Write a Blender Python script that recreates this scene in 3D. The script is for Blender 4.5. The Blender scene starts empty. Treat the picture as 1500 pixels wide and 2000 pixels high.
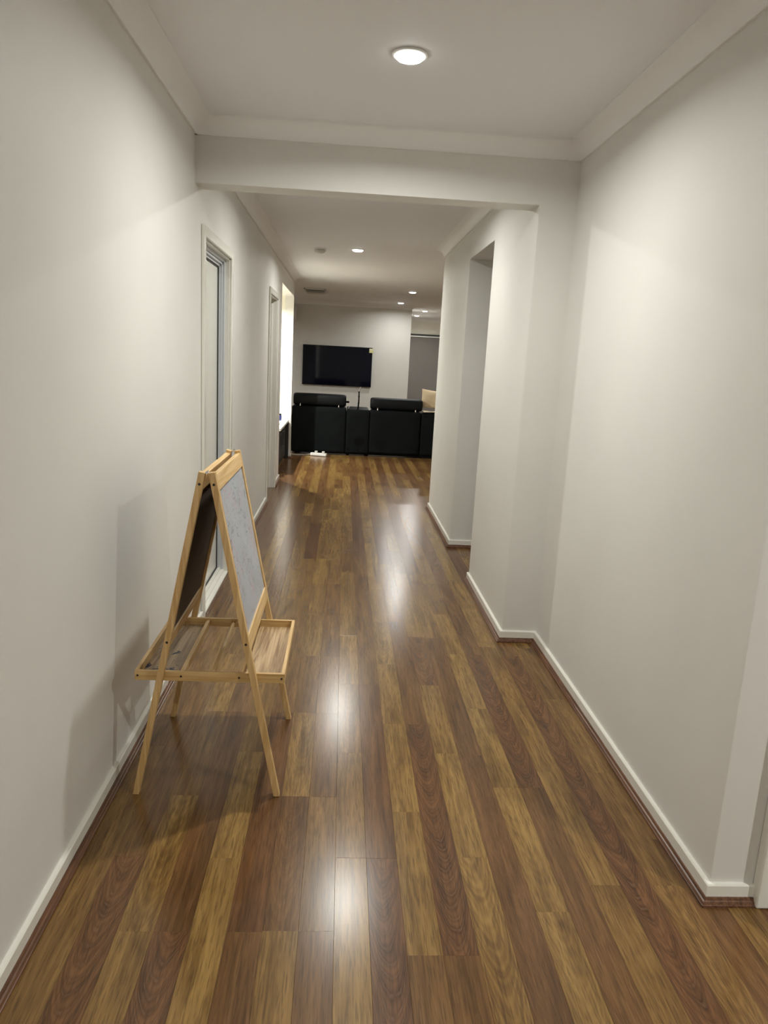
import bpy, bmesh, math, random
from mathutils import Vector, Matrix
random.seed(7)
S = bpy.context.scene
COL = S.collection

# ------------------------------------------------------------------ camera
CAM_F, PITCH, YAW, ROLL = 1439.017, -0.204976, 0.062648, 0.052557
cam = bpy.data.cameras.new('camera'); cam.sensor_fit = 'VERTICAL'
cam.sensor_height = 36.0; cam.lens = CAM_F / 2000 * 36.0; cam.clip_start = 0.02
co = bpy.data.objects.new('camera', cam); COL.objects.link(co)
cp, sp, cy, sy = math.cos(PITCH), math.sin(PITCH), math.cos(YAW), math.sin(YAW)
fw = Vector((cp*sy, cp*cy, sp)); rt = Vector((cy, -sy, 0)); up = rt.cross(fw)
cr, sr = math.cos(ROLL), math.sin(ROLL)
rt, up = cr*rt + sr*up, -sr*rt + cr*up
m = Matrix((rt, up, -fw)).transposed().to_4x4(); m.translation = (0, 0, 1.5)
co.matrix_world = m
S.camera = co

# ------------------------------------------------------------------ world, exposure
w = bpy.data.worlds.new('night'); S.world = w; w.use_nodes = True
w.node_tree.nodes['Background'].inputs[0].default_value = (0.02, 0.022, 0.03, 1)
w.node_tree.nodes['Background'].inputs[1].default_value = 0.3
S.view_settings.view_transform = 'Standard'; S.view_settings.look = 'None'
S.view_settings.gamma = 1.0; S.view_settings.use_curve_mapping = False
S.view_settings.exposure = 0.1
S.cycles.denoising_input_passes = 'RGB_ALBEDO'   # keeps the fine board grain
LAMP_W = 21.5           # each downlight
LAMP_COL = (0.992, 1.0, 0.948)

# ------------------------------------------------------------------ dimensions
XL, XR, XJ = -0.75, 1.1194, 0.929
YB, YB2, YR = 3.824, 3.976, 1.822
YO1, YO2, YE, YL = 4.938, 5.888, 7.462, 10.915
ZC, ZB, ZG = 2.57, 2.28, 2.296
YTV, XTV, YBK = 15.4, 1.32, 19.8

# ------------------------------------------------------------------ material helpers
def lin(c):
    c /= 255.0
    return c/12.92 if c <= 0.04045 else ((c+0.055)/1.055)**2.4
def rgb(r, g, b): return (lin(r), lin(g), lin(b), 1)
def mat(name, col, rough=0.5, bump=0.0, bscale=200, metal=0.0, var=0.0, vscale=3.0, spec=0.5, coat=0.0):
    m = bpy.data.materials.new(name); m.use_nodes = True
    nt = m.node_tree; b = nt.nodes['Principled BSDF']
    b.inputs['Base Color'].default_value = col; b.inputs['Roughness'].default_value = rough
    b.inputs['Metallic'].default_value = metal; b.inputs['Specular IOR Level'].default_value = spec
    b.inputs['Coat Weight'].default_value = coat
    tc = nt.nodes.new('ShaderNodeTexCoord')
    if var:
        n = nt.nodes.new('ShaderNodeTexNoise'); n.inputs['Scale'].default_value = vscale; n.inputs['Detail'].default_value = 5
        nt.links.new(tc.outputs['Object'], n.inputs['Vector'])
        r = nt.nodes.new('ShaderNodeValToRGB')
        r.color_ramp.elements[0].position = .3; r.color_ramp.elements[1].position = .7
        r.color_ramp.elements[0].color = tuple(c*(1-var) for c in col[:3]) + (1,)
        r.color_ramp.elements[1].color = tuple(min(1, c*(1+var)) for c in col[:3]) + (1,)
        nt.links.new(n.outputs['Fac'], r.inputs[0]); nt.links.new(r.outputs[0], b.inputs['Base Color'])
    if bump:
        n = nt.nodes.new('ShaderNodeTexNoise'); n.inputs['Scale'].default_value = bscale; n.inputs['Detail'].default_value = 3
        nt.links.new(tc.outputs['Object'], n.inputs['Vector'])
        bp = nt.nodes.new('ShaderNodeBump'); bp.inputs['Strength'].default_value = bump; bp.inputs['Distance'].default_value = 0.002
        nt.links.new(n.outputs['Fac'], bp.inputs['Height']); nt.links.new(bp.outputs[0], b.inputs['Normal'])
    return m
class N:
    "tiny node graph helper"
    def __init__(s, m): s.nt = m.node_tree
    def new(s, t, **k):
        n = s.nt.nodes.new(t)
        for a, v in k.items(): setattr(n, a, v)
        return n
    def put(s, sock, v):
        if hasattr(v, 'links') or isinstance(v, bpy.types.NodeSocket): s.nt.links.new(v, sock)
        else: sock.default_value = v
    def math(s, op, a, b=0.0, c=0.0, clamp=False):
        n = s.new('ShaderNodeMath', operation=op); n.use_clamp = clamp
        s.put(n.inputs[0], a); s.put(n.inputs[1], b); s.put(n.inputs[2], c)
        return n.outputs[0]
    def noise(s, vec, scale=5, detail=3, rough=.5, dist=0):
        n = s.new('ShaderNodeTexNoise'); s.put(n.inputs['Vector'], vec)
        n.inputs['Scale'].default_value = scale; n.inputs['Detail'].default_value = detail
        n.inputs['Roughness'].default_value = rough; n.inputs['Distortion'].default_value = dist
        return n.outputs['Fac']
    def comb(s, x, y, z=0.0):
        n = s.new('ShaderNodeCombineXYZ'); s.put(n.inputs[0], x); s.put(n.inputs[1], y); s.put(n.inputs[2], z)
        return n.outputs[0]
    def mix(s, f, a, b):
        n = s.new('ShaderNodeMix', data_type='RGBA'); s.put(n.inputs[0], f); s.put(n.inputs[6], a); s.put(n.inputs[7], b)
        return n.outputs[2]
    def rng(s, v, a, b, c=0.0, d=1.0):
        n = s.new('ShaderNodeMapRange'); s.put(n.inputs[0], v)
        for i, q in enumerate((a, b, c, d)): s.put(n.inputs[i+1], q)
        return n.outputs[0]

WALL = mat('wall_paint', (0.72, 0.705, 0.665, 1), 0.55, bump=.12, bscale=260, var=.025, vscale=2.2)
CEIL = mat('ceiling_paint', (0.815, 0.812, 0.812, 1), 0.7, bump=.06, bscale=200)
CORN = mat('cornice_paint', (0.855, 0.845, 0.83, 1), 0.6)  # paler than the ceiling: edge shading lost in denoising is put into colour
TRIM = mat('white_gloss_trim', (0.80, 0.785, 0.72, 1), 0.17)
REVEAL = mat('grey_white_frame', (0.58, 0.60, 0.62, 1), 0.3)
BLACKG = mat('black_gasket', (0.012, 0.012, 0.013, 1), 0.5)
PANE = mat('frosted_pane', (0.74, 0.735, 0.67, 1), 0.2, coat=.3)
WARMW = mat('warm_white_wall', (0.80, 0.77, 0.66, 1), 0.55, bump=.1)
BLACK = mat('black_leather', (0.0020, 0.0030, 0.0040, 1), 0.55, bump=.5, bscale=420, var=.2, vscale=5, spec=.2)
BLACKF = mat('black_fabric_back', (0.0042, 0.0058, 0.0062, 1), 0.8, bump=.6, bscale=700, var=.25, vscale=6, spec=.12)
BLACKP = mat('black_plastic', (0.0015, 0.0015, 0.0018, 1), 0.6, spec=.12)
CHROME = mat('chrome', (0.75, 0.75, 0.76, 1), 0.22, metal=1)
SCREEN = mat('glossy_screen', (0.004, 0.0045, 0.011, 1), 0.06, spec=.16)
BEZEL = mat('tv_bezel', (0.006, 0.006, 0.008, 1), 0.3)
STICK = mat('energy_sticker', (0.66, 0.62, 0.30, 1), 0.5)
BEIGE = mat('beige_velour', (0.58, 0.46, 0.30, 1), 0.9, bump=.8, bscale=90, var=.12, vscale=8)
THROW = mat('cream_throw', (0.60, 0.52, 0.38, 1), 0.95, bump=.8, bscale=150, var=.1, vscale=10)
BLIND = mat('grey_blind', (0.17, 0.155, 0.14, 1), 0.8, bump=.4, bscale=500, var=.06, vscale=1.5)
WPLAST = mat('white_plastic', (0.78, 0.77, 0.74, 1), 0.4)
GPLAST = mat('grey_vent_plastic', (0.6, 0.59, 0.55, 1), 0.45)
DARKV = mat('vent_dark', (0.05, 0.05, 0.045, 1), 0.8)
BLUE = mat('dark_blue_plastic', (0.025, 0.03, 0.16, 1), 0.4)
YELG = mat('olive_yellow', (0.30, 0.30, 0.07, 1), 0.6)
DARKC = mat('dark_cabinet', (0.014, 0.012, 0.011, 1), 0.5, var=.3, vscale=9)
STEEL = mat('screw_steel', (0.035, 0.03, 0.028, 1), 0.5, metal=.4)
BROWNB = mat('brown_hardboard', (0.055, 0.033, 0.02, 1), 0.7, bump=.3, bscale=300, var=.15, vscale=20)
CHALK = mat('green_black_chalkboard', (0.018, 0.022, 0.02, 1), 0.8, var=.3, vscale=12)

def emissive(name, col, s):
    m = bpy.data.materials.new(name); m.use_nodes = True
    b = m.node_tree.nodes['Principled BSDF']
    b.inputs['Base Color'].default_value = (.8, .8, .8, 1)
    b.inputs['Emission Color'].default_value = col + (1,); b.inputs['Emission Strength'].default_value = s
    return m
LENS = emissive('lamp_lens', LAMP_COL, 9)

def wood_floor():
    m = bpy.data.materials.new('laminate_wood'); m.use_nodes = True
    g = N(m); b = m.node_tree.nodes['Principled BSDF']
    def att(n):
        a = g.new('ShaderNodeAttribute'); a.attribute_name = n; return a
    loc = att('ploc'); sep = g.new('ShaderNodeSeparateXYZ'); g.nt.links.new(loc.outputs['Vector'], sep.inputs[0])
    x, y = sep.outputs[0], sep.outputs[1]
    par = att('ppar'); sp_ = g.new('ShaderNodeSeparateXYZ'); g.nt.links.new(par.outputs['Vector'], sp_.inputs[0])
    tone, seed, cath = sp_.outputs[0], sp_.outputs[1], sp_.outputs[2]
    sz = g.math('MULTIPLY', seed, 37.0)
    # fine streaks along the board
    n1 = g.noise(g.comb(g.math('MULTIPLY', x, 70), g.math('MULTIPLY', y, 2.6), sz), 1, 4, .6)
    n2 = g.noise(g.comb(g.math('MULTIPLY', x, 26), g.math('MULTIPLY', y, 2.2), sz), 1, 4, .6, .8)
    n3 = g.noise(g.comb(g.math('MULTIPLY', x, 230), g.math('MULTIPLY', y, 14), sz), 1, 2, .5)   # pores
    n4 = g.noise(g.comb(g.math('MULTIPLY', x, 10), g.math('MULTIPLY', y, 6), sz), 1, 3, .55, 1.0)  # ripple figure
    # cathedral arcs
    wob = g.noise(g.comb(g.math('MULTIPLY', x, 14), g.math('MULTIPLY', y, 5), sz), 1, 3, .5)
    xo = g.math('SUBTRACT', x, g.math('MULTIPLY', g.math('SUBTRACT', g.noise(g.comb(0.0, g.math('MULTIPLY', y, 2.0), sz), 1, 2), .5), .05))
    v = g.math('ADD', g.math('MULTIPLY', g.math('MULTIPLY', xo, xo), -75.0), y)
    v = g.math('ADD', v, g.math('MULTIPLY', wob, .11))
    rings = g.math('SINE', g.math('MULTIPLY', v, 125.0))
    rings2 = g.math('SINE', g.math('MULTIPLY', v, 47.0))
    rr = g.math('ADD', g.math('MULTIPLY', rings, .3), g.math('MULTIPLY', rings2, .2))
    line = g.math('MULTIPLY', g.rng(rings, .55, 1.0), g.rng(n1, .35, .6))
    light_a, light_b = (0.365, 0.222, 0.068, 1), (0.125, 0.064, 0.016, 1)
    dark_a, dark_b = (0.155, 0.066, 0.027, 1), (0.044, 0.017, 0.007, 1)
    f = g.math('ADD', g.math('MULTIPLY', g.rng(n1, .34, .68), .5), g.math('MULTIPLY', g.rng(n2, .36, .68), .5))
    f = g.math('ADD', f, g.math('MULTIPLY', g.math('SUBTRACT', n4, .5), g.math('MULTIPLY', tone, .7)))
    f = g.math('ADD', f, g.math('MULTIPLY', rr, g.math('MULTIPLY', cath, .8)), clamp=True)
    lo = g.mix(f, light_a, light_b); dk = g.mix(f, dark_a, dark_b)
    c = g.mix(tone, dk, lo)
    c = g.mix(g.math('MULTIPLY', line, g.math('MULTIPLY', cath, .38)), c, (0.26, 0.14, 0.07, 1))
    c = g.mix(g.math('MULTIPLY', g.rng(n3, .50, .68), .50), c, (0.05, 0.026, 0.011, 1))
    g.put(b.inputs['Base Color'], c)
    g.put(b.inputs['Roughness'], .22)
    b.inputs['Specular IOR Level'].default_value = 0.4
    return m
FLOORW = wood_floor()

def pine(name, a, bcol, axis, streak=60, rough=.45):
    m = bpy.data.materials.new(name); m.use_nodes = True
    g = N(m); b = m.node_tree.nodes['Principled BSDF']
    tc = g.new('ShaderNodeTexCoord'); sep = g.new('ShaderNodeSeparateXYZ'); g.nt.links.new(tc.outputs['Object'], sep.inputs[0])
    k = [streak]*3; k[axis] = 3.0
    v = g.comb(*[g.math('MULTIPLY', sep.outputs[i], k[i]) for i in range(3)])
    n = g.noise(v, 1, 4, .6, .7)
    n2 = g.math('SINE', g.math('MULTIPLY', g.noise(v, .35, 2, .5, .6), 50))
    f = g.math('ADD', g.rng(n, .35, .65), g.math('MULTIPLY', n2, .22), clamp=True)
    g.put(b.inputs['Base Color'], g.mix(f, a, bcol)); b.inputs['Roughness'].default_value = rough
    return m
PINE_Y = pine('pine_along_y', (0.72, 0.50, 0.24, 1), (0.56, 0.345, 0.13, 1), 1)
PINE_Z = pine('pine_along_z', (0.70, 0.485, 0.225, 1), (0.53, 0.325, 0.12, 1), 2)
PINE_X = pine('pine_along_x', (0.66, 0.455, 0.20, 1), (0.50, 0.305, 0.11, 1), 0)
TRAYP = pine('pine_plywood_panel', (0.56, 0.40, 0.22, 1), (0.25, 0.145, 0.062, 1), 1, 60, .5)
BEAD = pine('stained_beading', (0.18, 0.085, 0.045, 1), (0.085, 0.038, 0.02, 1), 1, 90, .3)

def whiteboard():
    m = bpy.data.materials.new('scribbled_whiteboard'); m.use_nodes = True
    g = N(m); b = m.node_tree.nodes['Principled BSDF']
    tc = g.new('ShaderNodeTexCoord'); v = tc.outputs['Object']
    base = (0.45, 0.48, 0.52, 1)
    sm = g.noise(v, 7, 4, .6); c = g.mix(g.rng(sm, .35, .7, 0, .5), base, (0.33, 0.345, 0.37, 1))
    def scrib(scale, off, wd, col, c, msc, lo, amt):
        mp = g.new('ShaderNodeMapping'); mp.inputs['Location'].default_value = off
        g.nt.links.new(v, mp.inputs[0])
        n = g.noise(mp.outputs[0], scale, 2.5, .6, 1.5)
        ln = g.rng(g.math('ABSOLUTE', g.math('SUBTRACT', n, .5)), wd, 0.0)
        mk = g.rng(g.noise(mp.outputs[0], msc, 2), lo, lo+.06)
        return g.mix(g.math('MULTIPLY', g.math('MULTIPLY', ln, mk), amt), c, col)
    c = scrib(8, (1, 2, 3), .014, (0.07, 0.11, 0.10, 1), c, 6, .46, .85)
    c = scrib(15, (4, 9, 1), .022, (0.55, 0.12, 0.12, 1), c, 8, .52, .75)
    c = scrib(12, (7, 5, 8), .018, (0.07, 0.08, 0.15, 1), c, 7, .52, .8)
    g.put(b.inputs['Base Color'], c); b.inputs['Roughness'].default_value = .3
    return m
WBOARD = whiteboard()

def painted_panel():
    m = TRAYP.copy(); m.name = 'paint_blotted_panel'
    g = N(m); b = m.node_tree.nodes['Principled BSDF']
    src = b.inputs['Base Color'].links[0].from_socket
    tc = g.new('ShaderNodeTexCoord')
    n = g.noise(tc.outputs['Object'], 17, 4, .6, .6)
    sep = g.new('ShaderNodeSeparateXYZ'); g.nt.links.new(tc.outputs['Object'], sep.inputs[0])
    # heavier stains at the near end of the panel, a few flecks further back
    near = g.rng(sep.outputs[1], -.13, -.24, 0.0, .21)
    blot = g.rng(g.math('ADD', n, near), .60, .625)
    grey = g.mix(.35, src, (0.20, 0.175, 0.13, 1))
    g.put(b.inputs['Base Color'], g.mix(blot, grey, (0.012, 0.014, 0.045, 1)))
    return m
PPANEL = painted_panel()

# ------------------------------------------------------------------ mesh helpers
def box(bm, x0, x1, y0, y1, z0, z1, M=None):
    vs = [bm.verts.new(((x0, x1)[i & 1], (y0, y1)[(i >> 1) & 1], (z0, z1)[i >> 2])) for i in range(8)]
    for f in ((0, 2, 3, 1), (4, 5, 7, 6), (0, 1, 5, 4), (2, 6, 7, 3), (0, 4, 6, 2), (1, 3, 7, 5)):
        bm.faces.new([vs[i] for i in f])
    if M is not None: bmesh.ops.transform(bm, matrix=M, verts=vs)
    return vs
def cyl(bm, p, q, r, seg=12, r2=None):
    p, q = Vector(p), Vector(q); d = q - p
    M = Matrix.Translation((p+q)/2) @ d.to_track_quat('Z', 'Y').to_matrix().to_4x4()
    bmesh.ops.create_cone(bm, cap_ends=True, segments=seg, radius1=r, radius2=r if r2 is None else r2, depth=d.length, matrix=M)
def lathe(bm, prof, cx, cy, seg=32):
    rings = []
    for r, z in prof:
        rings.append([bm.verts.new((cx + r*math.cos(2*math.pi*i/seg), cy + r*math.sin(2*math.pi*i/seg), z)) for i in range(seg)])
    for a, b_ in zip(rings, rings[1:]):
        for i in range(seg): bm.faces.new((a[i], a[(i+1) % seg], b_[(i+1) % seg], b_[i]))
    bm.faces.new(rings[-1]); bm.faces.new(rings[0])
def sweep(bm, path, prof, closed_prof=True):
    """extrude profile (d,z) along a 2-D path; d is measured to the left of travel, corners mitred"""
    P = [Vector((p[0], p[1])) for p in path]; n = len(P); rows = []
    for i in range(n):
        d0 = (P[i]-P[i-1]).normalized() if i else None
        d1 = (P[i+1]-P[i]).normalized() if i < n-1 else None
        if d0 is None: d0 = d1
        if d1 is None: d1 = d0
        n0, n1 = Vector((-d0.y, d0.x)), Vector((-d1.y, d1.x))
        mt = (n0+n1); mt = mt / max(1e-6, (1 + n0.dot(n1)))
        rows.append([bm.verts.new((P[i].x + mt.x*d, P[i].y + mt.y*d, z)) for d, z in prof])
    k = len(prof)
    for a, b_ in zip(rows, rows[1:]):
        for j in range(k if closed_prof else k-1):
            bm.faces.new((a[j], a[(j+1) % k], b_[(j+1) % k], b_[j]))
    if closed_prof: bm.faces.new(rows[0]); bm.faces.new(rows[-1][::-1])
def obj(name, bm, m, parent=None, bevel=0.0, smooth=False, seg=2, subsurf=0):
    bmesh.ops.recalc_face_normals(bm, faces=bm.faces)
    # origin in the middle of the bounding box
    lo = Vector([min(v.co[i] for v in bm.verts) for i in range(3)]); hi = Vector([max(v.co[i] for v in bm.verts) for i in range(3)])
    c = (lo+hi)/2
    bmesh.ops.translate(bm, vec=-c, verts=bm.verts)
    me = bpy.data.meshes.new(name); bm.to_mesh(me); bm.free()
    if m: me.materials.append(m)
    if smooth:
        for p in me.polygons: p.use_smooth = True
    o = bpy.data.objects.new(name, me); COL.objects.link(o)
    if parent is not None:
        o.parent = parent; o.location = c - wloc(parent)
    else: o.location = c
    if bevel:
        b = o.modifiers.new('bevel', 'BEVEL'); b.width = bevel; b.segments = seg; b.limit_method = 'ANGLE'; b.angle_limit = math.radians(35)
        b.harden_normals = False
    if subsurf:
        s = o.modifiers.new('sub', 'SUBSURF'); s.levels = subsurf; s.render_levels = subsurf
    return o
def wloc(o):
    v = Vector(o.location)
    while o.parent: o = o.parent; v = v + Vector(o.location)
    return v
def boxes(name, lst, m, parent=None, **k):
    bm = bmesh.new()
    for b_ in lst: box(bm, *b_)
    return obj(name, bm, m, parent, **k)
def struct(o): o['kind'] = 'structure'; return o
def tag(o, label, cat, group=None):
    o['label'] = label; o['category'] = cat
    if group: o['group'] = group
    return o
def thing(name, loc, label, cat, group=None):
    o = bpy.data.objects.new(name, None); COL.objects.link(o); o.location = loc; o.empty_display_size = .1
    return tag(o, label, cat, group)

# ------------------------------------------------------------------ floor
floor = struct(boxes('floor', [(-4.2, 6.0, -2.6, 20.0, -0.06, -0.0085)], mat('underlay', (0.02, 0.012, 0.007, 1), .8)))
PW, X0 = 0.0945, 0.0315
GAP = 0.0003
# k -> (joint offset, spacing, {segment start: (tone, cathedral)})
COLS = {
 -8: (1.40, 1.226, {1.40: (.55, 0), 2.626: (.35, 0), .174: (.5, 0)}),
 -7: (1.991, 1.226, {.765: (.12, 1), 1.991: (.35, 0), 3.217: (.6, 0)}),
 -6: (1.693, .613, {1.08: (.72, 0), 1.693: (.75, .4), 2.306: (.45, 0), 2.919: (.7, 0)}),
 -5: (1.693, 1.226, {.467: (.10, 1), 1.693: (.2, 0), 2.919: (.3, 0)}),
 -4: (1.985, .613, {1.372: (.85, .0), 1.985: (.88, .2), 2.598: (.6, 0), .759: (.8, 0)}),
 -3: (1.693, 1.226, {.467: (.25, 0), 1.693: (.12, 0), 2.919: (.35, 0), 4.145: (.5, 0)}),
 -2: (1.697, .613, {1.084: (.72, 0), 1.697: (.25, .35), 2.31: (.72, .3), 2.923: (.35, 0), 3.536: (.6, 0)}),
 -1: (2.309, .613, {1.083: (.25, 0), 1.696: (.5, 0), 2.309: (.3, 0), 2.922: (.4, 0), 3.535: (.3, 0), 4.148: (.3, 0)}),
 0: (1.991, .613, {1.378: (.82, 0), 1.991: (.5, 0), 2.604: (.45, .4), 3.217: (.72, 0), 3.83: (.62, 0), 4.443: (.62, 0), 5.056: (.3, 0), 5.669: (.4, 0), 6.28: (.6, 0)}),
 1: (1.991, 1.226, {.765: (.08, 1), 1.991: (.15, 0), 3.217: (.3, 0), 4.443: (.25, 0)}),
 2: (1.616, .613, {1.003: (.35, 0), 1.616: (.78, 0), 2.229: (.8, 0), 2.842: (.7, 0), 3.455: (.68, .5), 4.07: (.6, 0)}),
 3: (1.616, 1.226, {.39: (.3, 0), 1.616: (.08, 1), 2.842: (.22, 0), 4.068: (.45, 0)}),
 4: (2.0, .613, {1.387: (.75, .6), 2.0: (.82, 0), 2.613: (.7, 0), 3.226: (.15, 1), 3.839: (.7, 0), 4.452: (.7, 0), 5.065: (.3, 0)}),
 5: (2.604, 1.226, {1.378: (.18, .2), 2.604: (.22, 0), 3.83: (.5, 0), .152: (.15, 0)}),
 6: (1.772, .613, {1.159: (.78, .3), 1.772: (.82, .2), 2.385: (.85, 0), 2.998: (.8, 0), 3.61: (.7, 0)}),
 7: (2.385, 1.226, {1.159: (.25, 0), 2.385: (.06, 1), 3.611: (.2, 0)}),
 8: (2.495, .613, {1.882: (.7, 0), 2.495: (.62, 0), 3.108: (.6, 0), 1.269: (.6, 0), 3.721: (.7, 0)}),
 9: (2.38, 1.226, {1.154: (.06, 1), 2.38: (.10, 1), 3.606: (.3, 0)}),
 10: (2.496, .613, {1.883: (.5, 0), 2.496: (.55, .2), 1.27: (.5, .4), 3.109: (.5, 0)}),
 11: (2.1, 1.226, {.874: (.2, 0), 2.1: (.4, 0)}),
 12: (1.9, .613, {1.287: (.65, 0)}),
}
def plank_geo(bm, lays, x0, x1, y0, y1, tone, seed, cath):
    """one strip: flat top with a hair bevel, sunk edges; origin-independent grain coordinates"""
    ploc, ppar = lays
    b = .0004; z = 0.0; zb = -.0004; zl = -.008
    g = GAP/2
    cx, cyy = (x0+x1)/2, (y0+y1)/2
    loops = []
    for (d, zz) in ((g, zl), (g, zb), (g+b, z)):
        loops.append([bm.verts.new(p) for p in ((x0+d, y0+d, zz), (x1-d, y0+d, zz), (x1-d, y1-d, zz), (x0+d, y1-d, zz))])
    flip = -1 if seed > .62 else 1
    for L in loops:
        for v in L:
            v[ploc] = (v.co.x-cx, flip*(v.co.y-cyy), 0); v[ppar] = (tone, seed, cath)
    for a, c in zip(loops, loops[1:]):
        for i in range(4): bm.faces.new((a[i], a[(i+1) % 4], c[(i+1) % 4], c[i]))
    bm.faces.new(loops[-1]); bm.faces.new(loops[0][::-1])
def new_plank_bm():
    bm = bmesh.new()
    return bm, (bm.verts.layers.float_vector.new('ploc'), bm.verts.layers.float_vector.new('ppar'))
def plank_obj(name, bm):
    me = bpy.data.meshes.new(name); bm.to_mesh(me); bm.free(); me.materials.append(FLOORW)
    o = bpy.data.objects.new(name, me); COL.objects.link(o); o.parent = floor; o.location = -Vector(floor.location)
    return o
rest_bm, rest_l = new_plank_bm()
rp = random.Random(11); n_ind = 0
def clip_rects(x0, x1, y0, y1):
    "areas where boards lie: hall, side passage, door thresholds and rooms"
    out = []
    zones = [(XL, XJ, -2.5, YL), (XJ, XR, -2.5, YB), (XR, 4.2, -2.5, YR), (XJ, 2.5, YO1, YO2),
             (XL-1.6, XL, 7.455, 8.32), (-2.3, XL, 8.888, 10.855), (XJ, 5.6, YE, YL), (-4.0, 5.6, YL, YTV), (XTV, 5.6, YTV, YBK)]
    for a, b_, c, d_ in zones:
        X0_, X1_, Y0_, Y1_ = max(x0, a), min(x1, b_), max(y0, c), min(y1, d_)
        if X1_-X0_ > .004 and Y1_-Y0_ > .01: out.append([X0_, X1_, Y0_, Y1_])
    # join pieces that touch along x or y and share the other extent
    ch = True
    while ch:
        ch = False
        for i in range(len(out)):
            for j in range(i+1, len(out)):
                p, q = out[i], out[j]
                if abs(p[0]-q[0]) < 1e-6 and abs(p[1]-q[1]) < 1e-6 and (abs(p[3]-q[2]) < 1e-6 or abs(q[3]-p[2]) < 1e-6):
                    out[i] = [p[0], p[1], min(p[2], q[2]), max(p[3], q[3])]; out.pop(j); ch = True; break
                if abs(p[2]-q[2]) < 1e-6 and abs(p[3]-q[3]) < 1e-6 and (abs(p[1]-q[0]) < 1e-6 or abs(q[1]-p[0]) < 1e-6):
                    out[i] = [min(p[0], q[0]), max(p[1], q[1]), p[2], p[3]]; out.pop(j); ch = True; break
            if ch: break
    return out
ind = []
for k in range(-45, 60):
    xa = X0 + k*PW; xb = xa + PW
    if k in COLS: off, spc, spec = COLS[k]
    else: off, spc, spec = rp.uniform(0, 1.2), (.613 if k % 2 == 0 else 1.226), {}
    j = math.floor((-2.5-off)/spc)
    while off + j*spc < YBK:
        y0 = off + j*spc; y1 = y0 + spc; j += 1
        t = None
        for s_, v in spec.items():
            if abs(s_-y0) < .05: t = v
        rt_ = rp.random(); rc = rp.random()
        if t is None:
            if spc > 1: t = (.05 + .25*rt_, 1 if rc < .4 else 0)
            elif rt_ < .25: t = (.25 + rt_, 0)
            else: t = (.5 + .36*rt_, .4 if rc < .2 else 0)
        seed = rp.random()*(.6 if any(abs(s_-y0) < .05 for s_ in spec) else 1)
        for r in clip_rects(xa, xb, y0, y1):
            hall = r[0] > XL-.02 and r[1] < 1.3 and r[3] > 1.1 and r[2] < 8.6 and (r[2] > 1.2 or r[3] > 1.35)
            hidden = r[0] > XJ-.01 and r[2] > YO2-.3
            if hall and not hidden: ind.append((*r, t[0], seed, t[1]))
            else: plank_geo(rest_bm, rest_l, *r, t[0], seed, t[1])
ind.sort(key=lambda r: r[2])
for i, r in enumerate(ind):
    if i < 298:
        bm, la = new_plank_bm(); plank_geo(bm, la, *r); plank_obj('plank', bm)
    else: plank_geo(rest_bm, rest_l, *r)
ro = plank_obj('plank', rest_bm); ro['kind'] = 'stuff'

# ------------------------------------------------------------------ walls
D1 = (4.035, 4.945, 2.069); D2 = (7.455, 8.325, 2.069)
W = .12
struct(boxes('wall_left', [
    (XL-W, XL, -2.5, D1[0], 0, ZC), (XL-W, XL, D1[0], D1[1], D1[2], ZC), (XL-W, XL, D1[1], D2[0], 0, ZC),
    (XL-W, XL, D2[0], D2[1], D2[2], ZC), (XL-W, XL, D2[1], 8.888, 0, ZC), (XL-W, XL, 8.888, 10.855, ZG, ZC),
    (XL-W, XL, 10.855, YL, 0, ZC)], WALL))
struct(boxes('wall_right', [
    (XR, 1.30, YR, YB, 0, ZC), (XJ, 2.6, YB, YO1, 0, ZC), (XJ, 2.6, YO1, YO2, ZB, ZC), (2.5, 2.6, YO1, YO2, 0, ZB),
    (XJ, 2.6, YO2, YE, 0, ZC), (2.6, 5.7, YE-.12, YE, 0, ZC)], WALL))
struct(boxes('wall_foyer', [(1.30, 1.304, YR, YR+.12, 0, ZC), (1.304, 2.124, YR, YR+.12, 2.06, ZC), (2.124, 4.3, YR, YR+.12, 0, ZC)], WALL))
struct(boxes('wall_foyer_right', [(4.2, 4.3, -2.5, YR, 0, ZC)], WALL))
struct(boxes('wall_back', [(XL-W, 4.3, -2.6, -2.5, 0, ZC)], WALL))
struct(boxes('wall_bulkhead', [(XL, XJ, YB, YB2, ZB, ZC)], WALL))
struct(boxes('wall_alcove', [(-2.4, XL-W, 10.855, YL, 0, ZC), (-2.4, XL-W, 8.768, 8.888, 0, ZC), (-2.52, -2.4, 8.768, YL, 0, ZC),
                             (-2.4, XL-W, 8.888, 10.855, ZG, ZG+.08)], WARMW))
struct(boxes('wall_side_room', [(XL-1.7, XL-W, 8.36, 8.42, 0, ZC), (XL-1.7, XL-W, 7.35, 7.42, 0, ZC), (XL-1.76, XL-1.7, 7.35, 8.42, 0, ZC)], WALL))
struct(boxes('wall_far', [(-4.1, XTV, YTV, YTV+.12, 0, ZC)], WALL))
struct(boxes('wall_recess_left', [(XTV-.12, XTV, YTV+.12, YBK, 0, ZC)], WALL))
struct(boxes('wall_recess', [(XTV-.12, 5.7, YBK, YBK+.12, 0, ZC)], WARMW))
struct(boxes('wall_living_left', [(-4.1, -4.0, YL, YTV, 0, ZC), (-4.0, -2.52, YL-.1, YL, 0, ZC)], WALL))
struct(boxes('wall_living_right', [(5.6, 5.7, YE, YBK, 0, ZC)], WALL))
ceil = struct(boxes('ceiling', [(-4.1, 5.7, -2.6, YBK+.1, ZC, ZC+.08)], CEIL))
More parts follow.
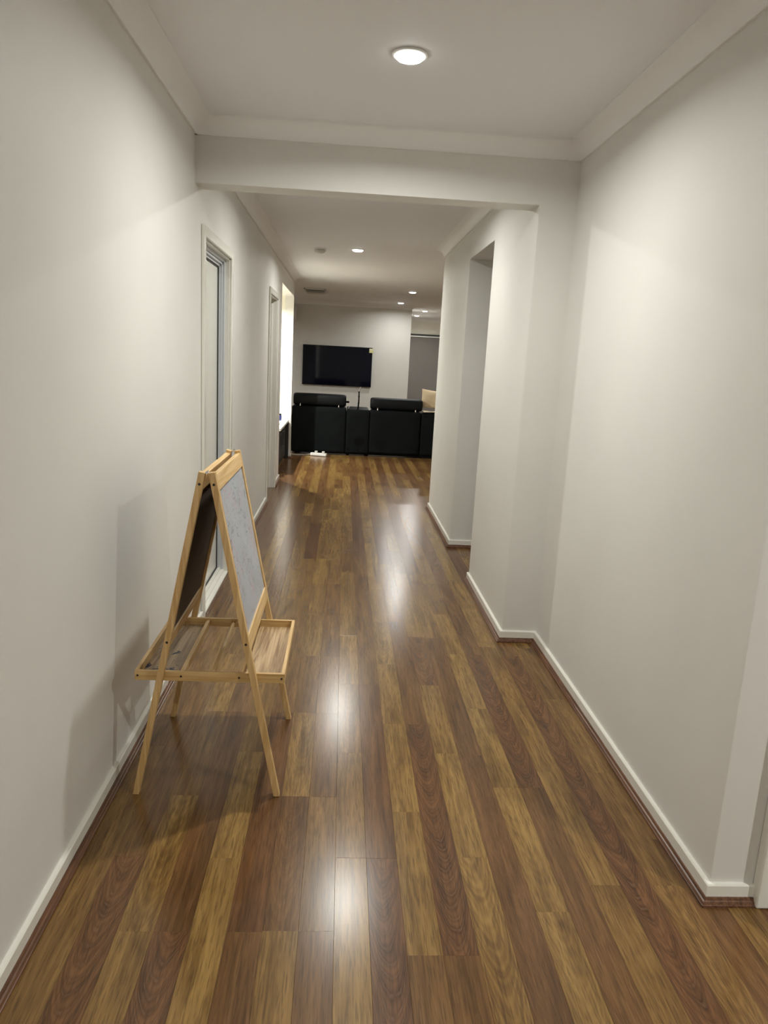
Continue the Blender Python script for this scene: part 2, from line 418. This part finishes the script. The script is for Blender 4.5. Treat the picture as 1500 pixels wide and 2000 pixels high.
# plaster corner bead line at the near end of the right wall
# ------------------------------------------------------------------ cornices, skirting, beading
def cove(n=8, s=.078, lip=.011):
    p = [(0, ZC), (0, ZC-s), (lip, ZC-s)]
    for i in range(n+1):
        a = math.pi/2*i/n
        p.append((s - (s-lip)*math.cos(a)*1.0, ZC - s + (s-lip)*math.sin(a)))
    p += [(s, ZC-lip), (s, ZC)]
    return p
CV = cove()
def run(name, path, prof, m, smooth=False):
    bm = bmesh.new(); sweep(bm, path, prof); return struct(obj(name, bm, m, smooth=smooth))
# path direction: room lies to the LEFT of travel
run('trim_1', [(XL, YB), (XL, -2.5), (4.2, -2.5), (4.2, YR), (XR, YR), (XR, YB), (XL, YB)], CV, CORN)
run('trim_2', [(XJ, YB2), (XJ, YE), (5.6, YE), (5.6, YBK), (XTV, YBK), (XTV, YTV), (-4.0, YTV), (-4.0, YL), (XL, YL), (XL, YB2)], CV, CORN)
SK = [(0, .0), (0, .062), (.011, .062), (.014, .058), (.014, .0)]
BD = [(.014, .0), (.014, .024), (.018, .024), (.021, .017), (.025, .015), (.0285, .008), (.031, .007), (.031, .0)]
def skirt(name, path):
    a = run(name, path, SK, TRIM)
    bm = bmesh.new(); sweep(bm, path, BD); b_ = obj('beading', bm, BEAD, a); b_['label'] = 'reddish brown timber beading along the skirting foot'
    return a
skirt('baseboard_left', [(XL, D1[0]-.06), (XL, -2.5)])
skirt('baseboard_left_middle', [(XL, D2[0]-.06), (XL, D1[1]+.06)])
skirt('baseboard_left_far', [(XL-.0, 8.888), (XL, D2[1]+.06)])
skirt('baseboard_alcove', [(XL, YL-.0), (XL, 10.855), (-2.4, 10.855)])
skirt('baseboard_right', [(1.246, YR), (XR, YR), (XR, YB), (XJ, YB), (XJ, YO1), (2.5, YO1)])
skirt('baseboard_right_far', [(2.5, YO2), (XJ, YO2), (XJ, YE), (5.6, YE)])
skirt('baseboard_far', [(XTV, YBK), (XTV, YTV), (-4.0, YTV)])
skirt('baseboard_back', [(XL, -2.5), (4.2, -2.5), (4.2, YR), (2.182, YR)])

# ------------------------------------------------------------------ doors on the left
def archi(name, x, y0, y1, zt, side, parent, wd=.058, th=.016):
    """three architrave boards round an opening in a wall at x, standing out towards side"""
    xa, xb = sorted((x, x+side*th))
    for nm, b_ in (('architrave', (xa, xb, y0-wd, y0+.004, 0, zt+wd)), ('architrave', (xa, xb, y1-.004, y1+wd, 0, zt+wd)), ('architrave', (xa, xb, y0+.004, y1-.004, zt-.004, zt+wd))):
        boxes(nm, [b_], TRIM, parent, bevel=.005, seg=3)
# 1: glazed door in a grey-white frame, set back in its reveal
d1 = struct(boxes('door_1', [(XL-.112, XL, D1[0], D1[0]+.012, 0, D1[2]), (XL-.112, XL, D1[1]-.012, D1[1], 0, D1[2]), (XL-.112, XL, D1[0], D1[1], D1[2]-.012, D1[2])], TRIM, bevel=.002))
archi('a', XL, D1[0], D1[1], D1[2], 1, d1, wd=.052)
y0, y1, zt = D1[0]+.012, D1[1]-.012, D1[2]-.012
fr = []
for (a, b_, w_) in ((XL-.042, XL-.028, .016), (XL-.056, XL-.042, .030), (XL-.10, XL-.056, .044)):
    fr += [(a, b_, y0, y0+w_, 0, zt), (a, b_, y1-w_, y1, 0, zt), (a, b_, y0, y1, zt-w_, zt)]
boxes('door_frame', fr, REVEAL, d1, bevel=.0015)
boxes('door_sill', [(XL-.10, XL+.004, y0, y1, 0, .014), (XL-.10, XL-.022, y0, y1, .014, .030), (XL-.10, XL-.044, y0, y1, .030, .046)], TRIM, d1, bevel=.003)
g0, g1, gz0, gz1 = y0+.044, y1-.044, .046, zt-.044
boxes('gasket', [(XL-.075, XL-.062, g0, g0+.007, gz0, gz1), (XL-.075, XL-.062, g1-.007, g1, gz0, gz1), (XL-.075, XL-.062, g0, g1, gz1-.008, gz1), (XL-.075, XL-.062, g0, g1, gz0, gz0+.008)], BLACKG, d1)
pp = boxes('pane', [(XL-.082, XL-.068, g0+.005, g1-.005, gz0+.006, gz1-.006)], PANE, d1); pp['label'] = 'pale frosted pane with dark edging strip'
# 2: open doorway with timber jamb and stop
d2 = struct(boxes('door_2', [(XL-.13, XL, D2[0], D2[0]+.014, 0, D2[2]), (XL-.13, XL, D2[1]-.014, D2[1], 0, D2[2]), (XL-.13, XL, D2[0], D2[1], D2[2]-.014, D2[2])], TRIM, bevel=.002))
archi('a', XL, D2[0], D2[1], D2[2], 1, d2, wd=.055)
boxes('door_stop', [(XL-.095, XL-.052, D2[0]+.014, D2[0]+.026, 0, D2[2]-.014), (XL-.095, XL-.052, D2[1]-.026, D2[1]-.014, 0, D2[2]-.014), (XL-.095, XL-.052, D2[0]+.014, D2[1]-.014, D2[2]-.026, D2[2]-.014)], TRIM, d2, bevel=.002)
# 3: door in the foyer wall facing the camera, only the foot of its architrave is in frame
d3 = struct(boxes('door_3', [(1.304, 1.318, YR, YR+.12, 0, 2.06), (2.110, 2.124, YR, YR+.12, 0, 2.06), (1.304, 2.124, YR, YR+.12, 2.046, 2.06)], TRIM, bevel=.002))
AT = .036
for b_ in ((1.246, 1.308, YR-AT, YR, 0, 2.122), (2.120, 2.182, YR-AT, YR, 0, 2.122), (1.308, 2.120, YR-AT, YR, 2.056, 2.122)):
    boxes('architrave', [b_], TRIM, d3, bevel=.007, seg=3)
boxes('door_leaf', [(1.320, 2.108, YR+.05, YR+.085, .008, 2.044)], TRIM, d3, bevel=.002)
bm = bmesh.new(); cyl(bm, (2.04, YR+.05, 1.0), (2.04, YR-.01, 1.0), .012); cyl(bm, (2.05, YR-.005, 1.0), (1.93, YR-.005, 1.0), .009)
obj('door_handle', bm, CHROME, d3, smooth=True)

# ------------------------------------------------------------------ downlights
def downlight(x, y, label, watts=None, in_wall=False, z=ZC):
    t = thing('downlight', (x, y, z), label, 'light', 'recessed ceiling downlights')
    bm = bmesh.new(); lathe(bm, [(.064, z-.0005), (.066, z-.004), (.063, z-.008), (.056, z-.009), (.0555, z-.003), (.0550, z-.0005)], x, y, 40)
    obj('trim_ring', bm, WPLAST, t, smooth=False)
    bm = bmesh.new(); lathe(bm, [(.0545, z-.0015), (.0545, z-.0075), (.052, z-.013), (.045, z-.019), (.036, z-.0215)], x, y, 40)  # dome bulges below the ring; its shape stands in for camera bloom
    obj('lens', bm, LENS, t)
    ld = bpy.data.lights.new('downlight_lamp', 'AREA'); ld.shape = 'DISK'; ld.size = .07
    ld.energy = LAMP_W if watts is None else watts; ld.color = LAMP_COL; ld.spread = math.radians(165)
    lo = bpy.data.objects.new('lamp', ld); COL.objects.link(lo); lo.parent = t; lo.location = (0, 0, -.0225)
    return t
downlight(.189, 2.906, 'round lit downlight in the near hall ceiling, in front of the bulkhead')
downlight(.15, 4.85, 'round downlight just behind the bulkhead', watts=18)
downlight(.088, 7.865, 'round lit downlight in the passage ceiling beside the smoke alarm')
downlight(1.042, 12.242, 'lit downlight over the sofa, nearer one of the pair before the television wall', watts=26)
downlight(1.033, 14.657, 'lit downlight right next to the television wall top', watts=13)
downlight(1.708, 16.624, 'lit downlight above the grey blind, upper right one of the farthest pair')
downlight(1.705, 18.475, 'lit downlight above the grey blind, lower left one of the farthest pair')
downlight(.15, -.9, 'round downlight in the hall ceiling behind the viewpoint', watts=25)
downlight(2.3, .6, 'round downlight in the foyer to the right of the viewpoint', watts=36)
downlight(-2.6, 12.6, 'downlight in the living room hidden behind the left wall', watts=40)
downlight(3.4, 9.4, 'downlight of the kitchen side hidden behind the right wall')
downlight(3.4, 13.5, 'downlight of the dining side hidden behind the right wall')
downlight(3.4, 17.6, 'downlight of the recess hidden behind the right wall')
downlight(-1.35, 9.9, 'bright downlight inside the alcove over the low white table', watts=85, z=ZG)

# ------------------------------------------------------------------ smoke alarm and vent
t = thing('smoke_alarm', (-.299, 7.98, ZC), 'round white smoke alarm on the passage ceiling left of the downlight', 'smoke alarm')
bm = bmesh.new(); lathe(bm, [(.074, ZC), (.074, ZC-.010), (.062, ZC-.012)], -.299, 7.98, 36); obj('base_plate', bm, WPLAST, t)
bm = bmesh.new(); lathe(bm, [(.060, ZC-.012), (.060, ZC-.024), (.050, ZC-.038), (.030, ZC-.044), (.0, ZC-.045)][:4], -.299, 7.98, 36); obj('cover', bm, GPLAST, t, smooth=True)
bm = bmesh.new(); lathe(bm, [(.010, ZC-.044), (.010, ZC-.05), (.006, ZC-.052)], -.299, 7.98, 16); obj('button', bm, WPLAST, t)
vx0, vx1, vy0, vy1 = -.72, -.36, 12.64, 13.40
t = thing('ceiling_vent', ((vx0+vx1)/2, (vy0+vy1)/2, ZC), 'rectangular louvred air vent in the living room ceiling', 'vent')
boxes('frame', [(vx0, vx0+.03, vy0, vy1, ZC-.022, ZC), (vx1-.03, vx1, vy0, vy1, ZC-.022, ZC), (vx0, vx1, vy0, vy0+.03, ZC-.022, ZC), (vx0, vx1, vy1-.03, vy1, ZC-.022, ZC)], GPLAST, t, bevel=.006)
boxes('duct_plate', [(vx0+.03, vx1-.03, vy0+.03, vy1-.03, ZC-.003, ZC)], DARKV, t)
for i in range(9):
    yy = vy0 + .07 + i*.078
    bm = bmesh.new(); box(bm, vx0+.03, vx1-.03, -.03, .03, -.001, .001, Matrix.Translation((0, yy, ZC-.016)) @ Matrix.Rotation(math.radians(42 if i < 5 else -42), 4, 'X'))
    obj('slat', bm, GPLAST, t)

# ------------------------------------------------------------------ television wall
yt = YTV - .045
t = thing('television', (-.15, YTV, 1.3), 'large flat black television mounted on the far living room wall', 'television')
boxes('housing', [(-.855, .556, yt-.012, YTV-.012, .905, 1.702)], BEZEL, t, bevel=.008)
boxes('screen', [(-.845, .546, yt-.0145, yt-.011, .918, 1.693)], SCREEN, t)
boxes('wall_bracket', [(-.35, .05, YTV-.013, YTV-.002, 1.1, 1.5)], BLACKP, t)
s_ = boxes('energy_label', [(.49, .575, yt-.0165, yt-.0148, 1.60, 1.685)], STICK, t); s_['label'] = 'small yellowish sticker on the upper right corner'
boxes('label_print', [(.497, .568, yt-.0172, yt-.0166, 1.652, 1.672)], WPLAST, s_)
# split-system air conditioner, its right end shows past the left wall
bm = bmesh.new()
pr_ = [(0, 2.14), (-.10, 2.14), (-.17, 2.165), (-.20, 2.21), (-.205, 2.30), (-.19, 2.40), (-.15, 2.435), (0, 2.435)]
for x in (-1.86, -1.0):
    vs = [bm.verts.new((x, YTV+p, z)) for p, z in pr_]; bm.faces.new(vs)
vv = list(bm.verts); k = len(pr_)
for i in range(k): bm.faces.new((vv[i], vv[(i+1) % k], vv[k+(i+1) % k], vv[k+i]))
ac = obj('air_conditioner', bm, WPLAST, bevel=.006); tag(ac, 'white wall air conditioner whose rounded end peeks past the left wall', 'air conditioner')
boxes('louvre', [(-1.82, -1.04, YTV-.172, YTV-.11, 2.131, 2.139)], GPLAST, ac)

# recess: pelmet and grey blind (window behind it)
win = struct(boxes('window_1', [(1.55, 1.60, YBK-.02, YBK, 0.0, 2.14), (3.6, 3.65, YBK-.02, YBK, 0.0, 2.14), (1.55, 3.65, YBK-.02, YBK, 2.09, 2.14)], TRIM))
t = thing('roller_blind', (2.6, YBK-.05, 2.12), 'grey roller blind pulled down in the far recess behind the beige cushion', 'blind')
boxes('fabric', [(1.58, 3.62, YBK-.052, YBK-.048, .05, 2.10)], BLIND, t)
boxes('head_rail', [(1.55, 3.65, YBK-.09, YBK-.02, 2.10, 2.13)], WPLAST, t, bevel=.004)
bm = bmesh.new(); cyl(bm, (1.57, YBK-.055, 2.155), (3.63, YBK-.055, 2.155), .022, 16); obj('roller', bm, DARKV, t, smooth=True)
boxes('bottom_rail', [(1.58, 3.62, YBK-.06, YBK-.04, .03, .05)], WPLAST, t)

# ------------------------------------------------------------------ sofa
YS = 11.40
def rbox(name, b_, m, parent, bev=.02, seg=4):
    return boxes(name, [b_], m, parent, bevel=bev, seg=seg, smooth=True)
sofa = thing('recliner_sofa', (.3, 11.9, 0), 'black recliner sofa seen from behind with two raised headrests', 'sofa')
def wavy_panel(x0, x1, z0, z1, amp, sag):
    bm = bmesh.new(); nx, nz = 26, 22; g = []
    r_ = random.Random(int(x0*100)+5)
    for j in range(nz+1):
        row = []
        for i in range(nx+1):
            u, v = i/nx, j/nz
            x = x0 + (x1-x0)*u; z = z0 + (z1-z0)*v
            edge = min(1, 8*min(u, 1-u))*min(1, 10*(1-v))
            y = YS - .012*edge + amp*math.sin(7*u+3*v)*math.sin(11*v+2*u)*max(0, 1-v*1.3)
            if j == 0: z += sag*(.5*math.sin(9*u)+.5*math.sin(23*u+1))
            row.append(bm.verts.new((x, y, z)))
        g.append(row)
    for j in range(nz):
        for i in range(nx): bm.faces.new((g[j][i], g[j][i+1], g[j+1][i+1], g[j+1][i]))
    back = bmesh.ops.extrude_face_region(bm, geom=bm.faces[:])
    bmesh.ops.translate(bm, vec=(0, .05, 0), verts=[e for e in back['geom'] if isinstance(e, bmesh.types.BMVert)])
    return bm
# left seat
bm = wavy_panel(-.775, .055, .035, .722, .002, 0); obj('back_panel', bm, BLACKF, sofa, smooth=True)
rbox('seat_back', (-.775, .055, YS+.045, YS+.26, .12, .735), BLACK, sofa, .03)
rbox('seat_cushion', (-.76, .05, YS+.24, YS+.95, .14, .46), BLACK, sofa, .05)
for gx in (.035, .397, 1.188): boxes('gap_filler', [(gx, gx+.045, YS+.06, YS+.24, .12, .68)], BLACKP, sofa)
# console between
bm = wavy_panel(.062, .418, .035, .71, .001, 0); obj('back_panel', bm, BLACKF, sofa, smooth=True)
rbox('console', (.062, .418, YS+.045, YS+.92, .08, .70), BLACK, sofa, .03)
bm = bmesh.new(); cyl(bm, (.27, YS-.014, .235), (.27, YS-.003, .235), .082, 32); cyl(bm, (.27, YS-.018, .235), (.27, YS-.003, .235), .05, 32); q = obj('round_port', bm, BLACKP, sofa, smooth=False, bevel=.003); q['label'] = 'round black plastic port low on the console back'
for px in (.10, .245):
    bm = bmesh.new(); cyl(bm, (px, YS-.014, .105), (px, YS-.003, .105), .022, 20); obj('socket', bm, BLACKP, sofa)
# right seat with sagging lining
bm = wavy_panel(.426, 1.205, .052, .705, .010, .014); q = obj('back_panel', bm, BLACKF, sofa, smooth=True); q['label'] = 'black back lining, wrinkled and sagging at the foot'
rbox('seat_back', (.426, 1.205, YS+.045, YS+.26, .12, .72), BLACK, sofa, .03)
rbox('seat_cushion', (.43, 1.20, YS+.24, YS+.95, .14, .46), BLACK, sofa, .05)
# corner section at the right, turning forward
rbox('corner_section', (1.215, 2.15, YS-.005, YS+.30, .045, .70), BLACKF, sofa, .035)
rbox('corner_side', (1.85, 2.15, YS+.31, YS+2.3, .045, .70), BLACK, sofa, .035)
rbox('seat_cushion', (1.22, 1.84, YS+.31, YS+2.2, .14, .46), BLACK, sofa, .05)
rbox('armrest', (-.80, -.70, YS+.27, YS+.95, .05, .60), BLACK, sofa, .035)
boxes('base_plinth', [(-.76, 2.12, YS+.02, YS+.30, .02, .12)], BLACKP, sofa)
for px in (-.7, .1, .4, 1.25, 2.05):
    for py in (YS+.06, YS+.85): boxes('foot', [(px-.02, px+.02, py-.02, py+.02, 0, .14)], BLACKP, sofa)
def headrest(x0, x1, z0, z1):
    bm = bmesh.new(); n = 18; prof = []
    # rounded bolster, fatter on top, leaning back over the seat back
    for i in range(n):
        a = 2*math.pi*i/n; c_, s2 = math.cos(a), math.sin(a)
        y = .095*abs(c_)**.7*(1 if c_ > 0 else -1); z = .5*abs(s2)**.55*(1 if s2 > 0 else -1)
        prof.append((y, z))
    L = [(0, .72), (.012, .88), (.04, .98), (.10, 1.0), (.5, 1.01), (.90, 1.0), (.96, .98), (.988, .88), (1, .72)]
    rings = []
    for u, s3 in L:
        rings.append([bm.verts.new((x0+(x1-x0)*u, YS+.12+p[0]*s3, (z0+z1)/2+p[1]*(z1-z0)*s3)) for p in prof])
    for a, b_ in zip(rings, rings[1:]):
        for i in range(n): bm.faces.new((a[i], a[(i+1) % n], b_[(i+1) % n], b_[i]))
    bm.faces.new(rings[0]); bm.faces.new(rings[-1][::-1])
    h = obj('headrest', bm, BLACK, sofa, smooth=True, subsurf=1)
    for u in (.14, .86):
        x = x0+(x1-x0)*u
        bm = bmesh.new(); cyl(bm, (x, YS+.012, z0-.03), (x, YS+.012, z0+.035), .0085, 10)
        obj('pin', bm, CHROME, h, smooth=True)
    return h
h1 = headrest(-.765, .05, .735, .925)
headrest(.42, 1.235, .718, .908)
# black toggle and cord at the right end of the left headrest
bm = bmesh.new(); box(bm, .045, .095, YS+.10, YS+.13, .80, .83)
q = obj('toggle', bm, BLACKP, h1, bevel=.006)
bm = bmesh.new()
pts = [(.09, YS+.11, .81), (.105, YS+.108, .78), (.098, YS+.106, .74), (.08, YS+.105, .715)]
for a, b_ in zip(pts, pts[1:]): cyl(bm, a, b_, .003, 6)
obj('cord', bm, WPLAST, h1)

# slim stand rising from the console
t = thing('slim_stand', (.235, YS+.14, .70), 'thin black upright stand with a pale clip, rising from the sofa console', 'stand')
bm = bmesh.new(); cyl(bm, (.235, YS+.14, .704), (.243, YS+.14, .86), .0115, 10); cyl(bm, (.243, YS+.14, .86), (.24, YS+.14, .99), .010, 10)
for z in (.80, .90, .97): cyl(bm, (.2405, YS+.14, z), (.2405, YS+.14, z+.012), .015, 10)
obj('pole', bm, BLACKP, t, smooth=True)
bm = bmesh.new(); cyl(bm, (.235, YS+.14, .7015), (.235, YS+.14, .710), .03, 16); obj('base', bm, BLACKP, t)
bm = bmesh.new(); cyl(bm, (.24, YS+.14, .985), (.262, YS+.135, 1.05), .008, 8); box(bm, .225, .26, YS+.13, YS+.15, .985, 1.0); q = obj('clip', bm, CHROME, t); q['label'] = 'pale metallic clip at the top'

# cushion and throw on the corner section
def pillow(x0, x1, z0, z1, y, th, name, m, lean=.12, seed=3):
    bm = bmesh.new(); n = 16; r_ = random.Random(seed); ph = [r_.uniform(0, 6) for _ in range(6)]
    for s in (-1, 1):
        g = []
        for j in range(n+1):
            row = []
            for i in range(n+1):
                u, v = 2*i/n-1, 2*j/n-1
                bul = max(0, (1-u**2)*(1-v**2))**.45
                pinch = 1 - .10*(u*u)*(1-v*v) ; px = u*(1-.09*(1-u*u)) * (1-.10*(1-abs(v))**0 * (1-v*v)*0)
                sx = (1-.07*(1-v*v)); sz = (1-.09*(1-u*u))
                x = (x0+x1)/2 + u*(x1-x0)/2*sx
                z = (z0+z1)/2 + v*(z1-z0)/2*sz
                yy = y + s*th/2*bul + .012*math.sin(3*u+ph[0]+2*v)*bul + .008*math.sin(9*u*v+ph[1]+5*v)*bul + lean*(v+1)/2
                row.append(bm.verts.new((x, yy, z)))
            g.append(row)
        for j in range(n):
            for i in range(n): bm.faces.new((g[j][i], g[j][i+1], g[j+1][i+1], g[j+1][i]))
    bmesh.ops.remove_doubles(bm, verts=bm.verts, dist=.002)
    return obj(name, bm, m, smooth=True, subsurf=1)
q = pillow(1.205, 1.72, .755, 1.055, YS+.22, .15, 'cushion', BEIGE, lean=.07)
q.rotation_euler.y = .09; tag(q, 'crumpled beige cushion standing on the right end of the black sofa', 'cushion')
bm = bmesh.new(); nx, ny = 20, 14; g = []
for j in range(ny+1):
    row = []
    for i in range(nx+1):
        u, v = i/nx, j/ny
        x = 1.25 + .75*u; y = YS + .02 + .30*v
        z = .703 + .006*math.sin(9*u+3*v) + .005*math.sin(17*u*v+2) + .010
        row.append(bm.verts.new((x, y, z)))
    g.append(row)
for j in range(ny):
    for i in range(nx): bm.faces.new((g[j][i], g[j][i+1], g[j+1][i+1], g[j+1][i]))
e = bmesh.ops.extrude_face_region(bm, geom=bm.faces[:]); bmesh.ops.translate(bm, vec=(0, 0, .014), verts=[v for v in e['geom'] if isinstance(v, bmesh.types.BMVert)])
q = obj('throw_blanket', bm, THROW, smooth=True); tag(q, 'cream throw folded over the right end of the black sofa, under the cushion', 'blanket')

# ------------------------------------------------------------------ power board behind the sofa
t = thing('power_board', (-.34, 11.19, 0), 'white power board lying on the floor behind the black sofa', 'power board')
R_ = Matrix.Translation((-.34, 11.19, 0)) @ Matrix.Rotation(-.28, 4, 'Z')
bm = bmesh.new(); box(bm, -.125, .125, -.03, .03, .004, .045, R_); obj('body', bm, WPLAST, t, bevel=.006)
for px in (-.04, .075):
    bm = bmesh.new(); box(bm, px-.02, px+.02, -.018, .018, .045, .075, R_); obj('plug', bm, GPLAST, t, bevel=.005)
bm = bmesh.new(); pts = [R_ @ Vector((-.125, 0, .02)), Vector((-.55, 11.24, .008)), Vector((-.66, 11.22, .006)), Vector((-.80, 11.25, .006)), Vector((-1.1, 11.2, .006))]
for a, b_ in zip(pts, pts[1:]): cyl(bm, a, b_, .004, 8)
obj('cable', bm, WPLAST, t, smooth=True)

# ------------------------------------------------------------------ alcove: low table with things
t = thing('low_table', (-1.3, 10.1, 0), 'low white table in the bright alcove on the left', 'table')
boxes('tabletop', [(-1.85, -.775, 9.42, 10.83, .53, .562)], WPLAST, t, bevel=.003)
for x in (-1.80, -.80):
    for y in (9.45, 10.80) if x < -1 else (10.80,): boxes('leg', [(x-.025, x+.025, y-.025, y+.025, 0, .53)], DARKC, t)
t = thing('storage_unit', (-1.3, 9.95, 0), 'dark storage unit with pale handles standing under the low white table', 'cabinet')
boxes('carcass', [(-1.70, -.845, 9.24, 10.74, .0, .525)], DARKC, t, bevel=.004)
for i, y in enumerate((9.26, 9.76, 10.26)):
    f_ = boxes('drawer', [(-.846, -.83, y, y+.46, .05, .27)], DARKC, t, bevel=.003)
    bm = bmesh.new(); cyl(bm, (-.820, y+.12, .22), (-.820, y+.34, .22), .006, 8); obj('handle', bm, CHROME, f_)
    f_ = boxes('drawer', [(-.846, -.83, y, y+.46, .285, .485)], DARKC, t, bevel=.003)
    bm = bmesh.new(); cyl(bm, (-.820, y+.12, .43), (-.820, y+.34, .43), .006, 8); obj('handle', bm, CHROME, f_)
t = thing('bottle', (-.90, 10.6, .562), 'small dark blue container standing on the low white table', 'container')
bm = bmesh.new(); lathe(bm, [(.028, .5635), (.030, .58), (.030, .63), (.026, .64)], -.895, 10.6, 20); obj('body', bm, BLUE, t, smooth=False)
bm = bmesh.new(); lathe(bm, [(.027, .6405), (.027, .655), (.022, .66)], -.895, 10.6, 20); obj('cap', bm, BLACKP, t)
bm = bmesh.new()
for i in range(9):
    a = i*.7; bmesh.ops.create_icosphere(bm, subdivisions=1, radius=.018, matrix=Matrix.Translation((-.88+.03*math.cos(a), 9.95+.05*math.sin(a*1.3), .574)) @ Matrix.Diagonal((1.2, 1.5, .45, 1)))
q = obj('putty', bm, YELG, smooth=True); tag(q, 'small olive yellow lump lying on the low white table', 'putty')

# ------------------------------------------------------------------ easel
ea = thing('easel', (-.414, 2.6, 0), 'child-size folding pine easel with whiteboard and chalkboard beside the left wall', 'easel')
Y0, Y1 = 2.305, 2.885          # outer faces of the near and far legs
LEG_Y, LEG_N = .026, .021
class Frame:
    def __init__(s, top, bot):
        s.t, s.b = Vector(top), Vector(bot)
        d = (s.b-s.t); s.L = d.length; s.d = d.normalized()
        sgn = 1 if s.b.x > s.t.x else -1
        s.n = Vector((-s.d.z*sgn, 0, s.d.x*sgn)); 
        if s.n.x*sgn < 0: s.n = -s.n
        # columns: n (outward), y, up along the leg
        M = Matrix(((s.n.x, 0, -s.d.x), (0, 1, 0), (s.n.z, 0, -s.d.z))).to_4x4()
        s.M = Matrix.Translation((s.b.x, 0, s.b.z)) @ M
    def at(s, z):   # leg coordinate for world height z
        return (z - s.b.z)/(-s.d.z)
FR = Frame((-.402, 0, 1.123), (-.176, 0, 0)); FL = Frame((-.432, 0, 1.123), (-.654, 0, 0))
def fbox(F, name, n0, n1, y0, y1, z0, z1, m, bevel=.0015, parent=ea, feet=False):
    bm = bmesh.new(); vs = box(bm, n0, n1, y0, y1, F.at(z0), F.at(z1))
    bmesh.ops.transform(bm, matrix=F.M, verts=vs)
    if feet:
        for v in vs[:4]:          # cut the foot flat on the floor, following the leg
            k = (0.0-v.co.z)/F.d.z; v.co += F.d*k
    return obj(name, bm, m, parent, bevel=bevel)
hN = LEG_N/2
for F, face in ((FR, 'right'), (FL, 'left')):
    for ya, yb in ((Y0, Y0+LEG_Y), (Y1-LEG_Y, Y1)):
        lg = fbox(F, 'leg', -hN, hN, ya, yb, 0, 1.123, PINE_Z, feet=True)
        yf = ya-.0008 if ya == Y0 else yb+.0008
        for z in (1.085, .555):
            p = F.M @ Vector((0, yf, F.at(z)))
            bm = bmesh.new(); cyl(bm, p, p + Vector((0, .003 if ya == Y0 else -.003, 0)), .0042, 12)
            obj('screw', bm, STEEL, lg)
    yi0, yi1 = Y0+LEG_Y, Y1-LEG_Y
    fbox(F, 'top_rail', -hN+.002, hN, yi0, yi1, 1.062, 1.113, PINE_Y)
    fbox(F, 'bottom_rail', -hN+.003, hN-.001, yi0, yi1, .525, .575, PINE_Y)
    if face == 'right':
        w_ = fbox(F, 'whiteboard', hN-.0085, hN-.0055, yi0, yi1, .575, 1.062, WBOARD, 0); w_['label'] = 'whiteboard covered in faint coloured scribbles'
        fbox(F, 'backing_board', hN-.0125, hN-.0086, yi0, yi1, .575, 1.062, BROWNB, 0)
    else:
        w_ = fbox(F, 'chalkboard', hN-.0085, hN-.0055, yi0, yi1, .575, 1.062, CHALK, 0); w_['label'] = 'dark chalkboard on the wall side'
        q = fbox(F, 'backing_board', hN-.0125, hN-.0086, yi0, yi1, .575, 1.062, BROWNB, 0); q['label'] = 'dark brown hardboard back of the chalkboard'
# hinges at both ends of the top
for yy in (Y0+.014, Y1-.014):
    bm = bmesh.new(); box(bm, -.428, -.406, yy-.009, yy+.009, 1.1195, 1.1215); cyl(bm, (-.417, yy-.011, 1.124), (-.417, yy+.011, 1.124), .003, 10)
    obj('hinge', bm, CHROME, ea)
# tray
TZ0, TZ1 = .408, .442
ty0, ty1 = Y0+LEG_Y+.001, Y1-LEG_Y-.001
tx0, tx1 = -.658, -.160
fr_ = boxes('tray_front_rail', [(tx0, tx1, ty0, ty0+.012, TZ0, TZ1)], PINE_X, ea, bevel=.0015)
for px in (-.648, -.505, -.312, -.170):
    bm = bmesh.new(); cyl(bm, (px, ty0-.0008, (TZ0+TZ1)/2), (px, ty0+.003, (TZ0+TZ1)/2), .0036, 10); obj('screw', bm, STEEL, fr_)
boxes('tray_back_rail', [(tx0, tx1, ty1-.012, ty1, TZ0, TZ1)], PINE_X, ea, bevel=.0015)
boxes('tray_side_rail', [(tx0, tx0+.012, ty0+.012, ty1-.012, TZ0, TZ1)], PINE_Y, ea, bevel=.0015)
boxes('tray_side_rail', [(tx1-.012, tx1, ty0+.012, ty1-.012, TZ0, TZ1)], PINE_Y, ea, bevel=.0015)
boxes('tray_divider', [(-.512, -.499, ty0+.012, ty1-.012, TZ0, TZ1-.006)], PINE_Y, ea, bevel=.0015)
boxes('tray_divider', [(-.318, -.306, ty0+.012, ty1-.012, TZ0, TZ1-.010)], PINE_Y, ea, bevel=.0015)
q = boxes('tray_panel', [(tx0+.012, -.512, ty0+.012, ty1-.012, TZ0+.003, TZ0+.006)], PPANEL, ea); q['label'] = 'tray bottom with dark blue paint stains'
boxes('tray_panel', [(-.306, tx1-.012, ty0+.012, ty1-.012, TZ0+.003, TZ0+.006)], TRAYP, ea)
bm = bmesh.new(); cyl(bm, (-.405, ty0+.012, .425), (-.405, ty1-.012, .425), .007, 14); q = obj('paper_rod', bm, PINE_Y, ea, smooth=True)
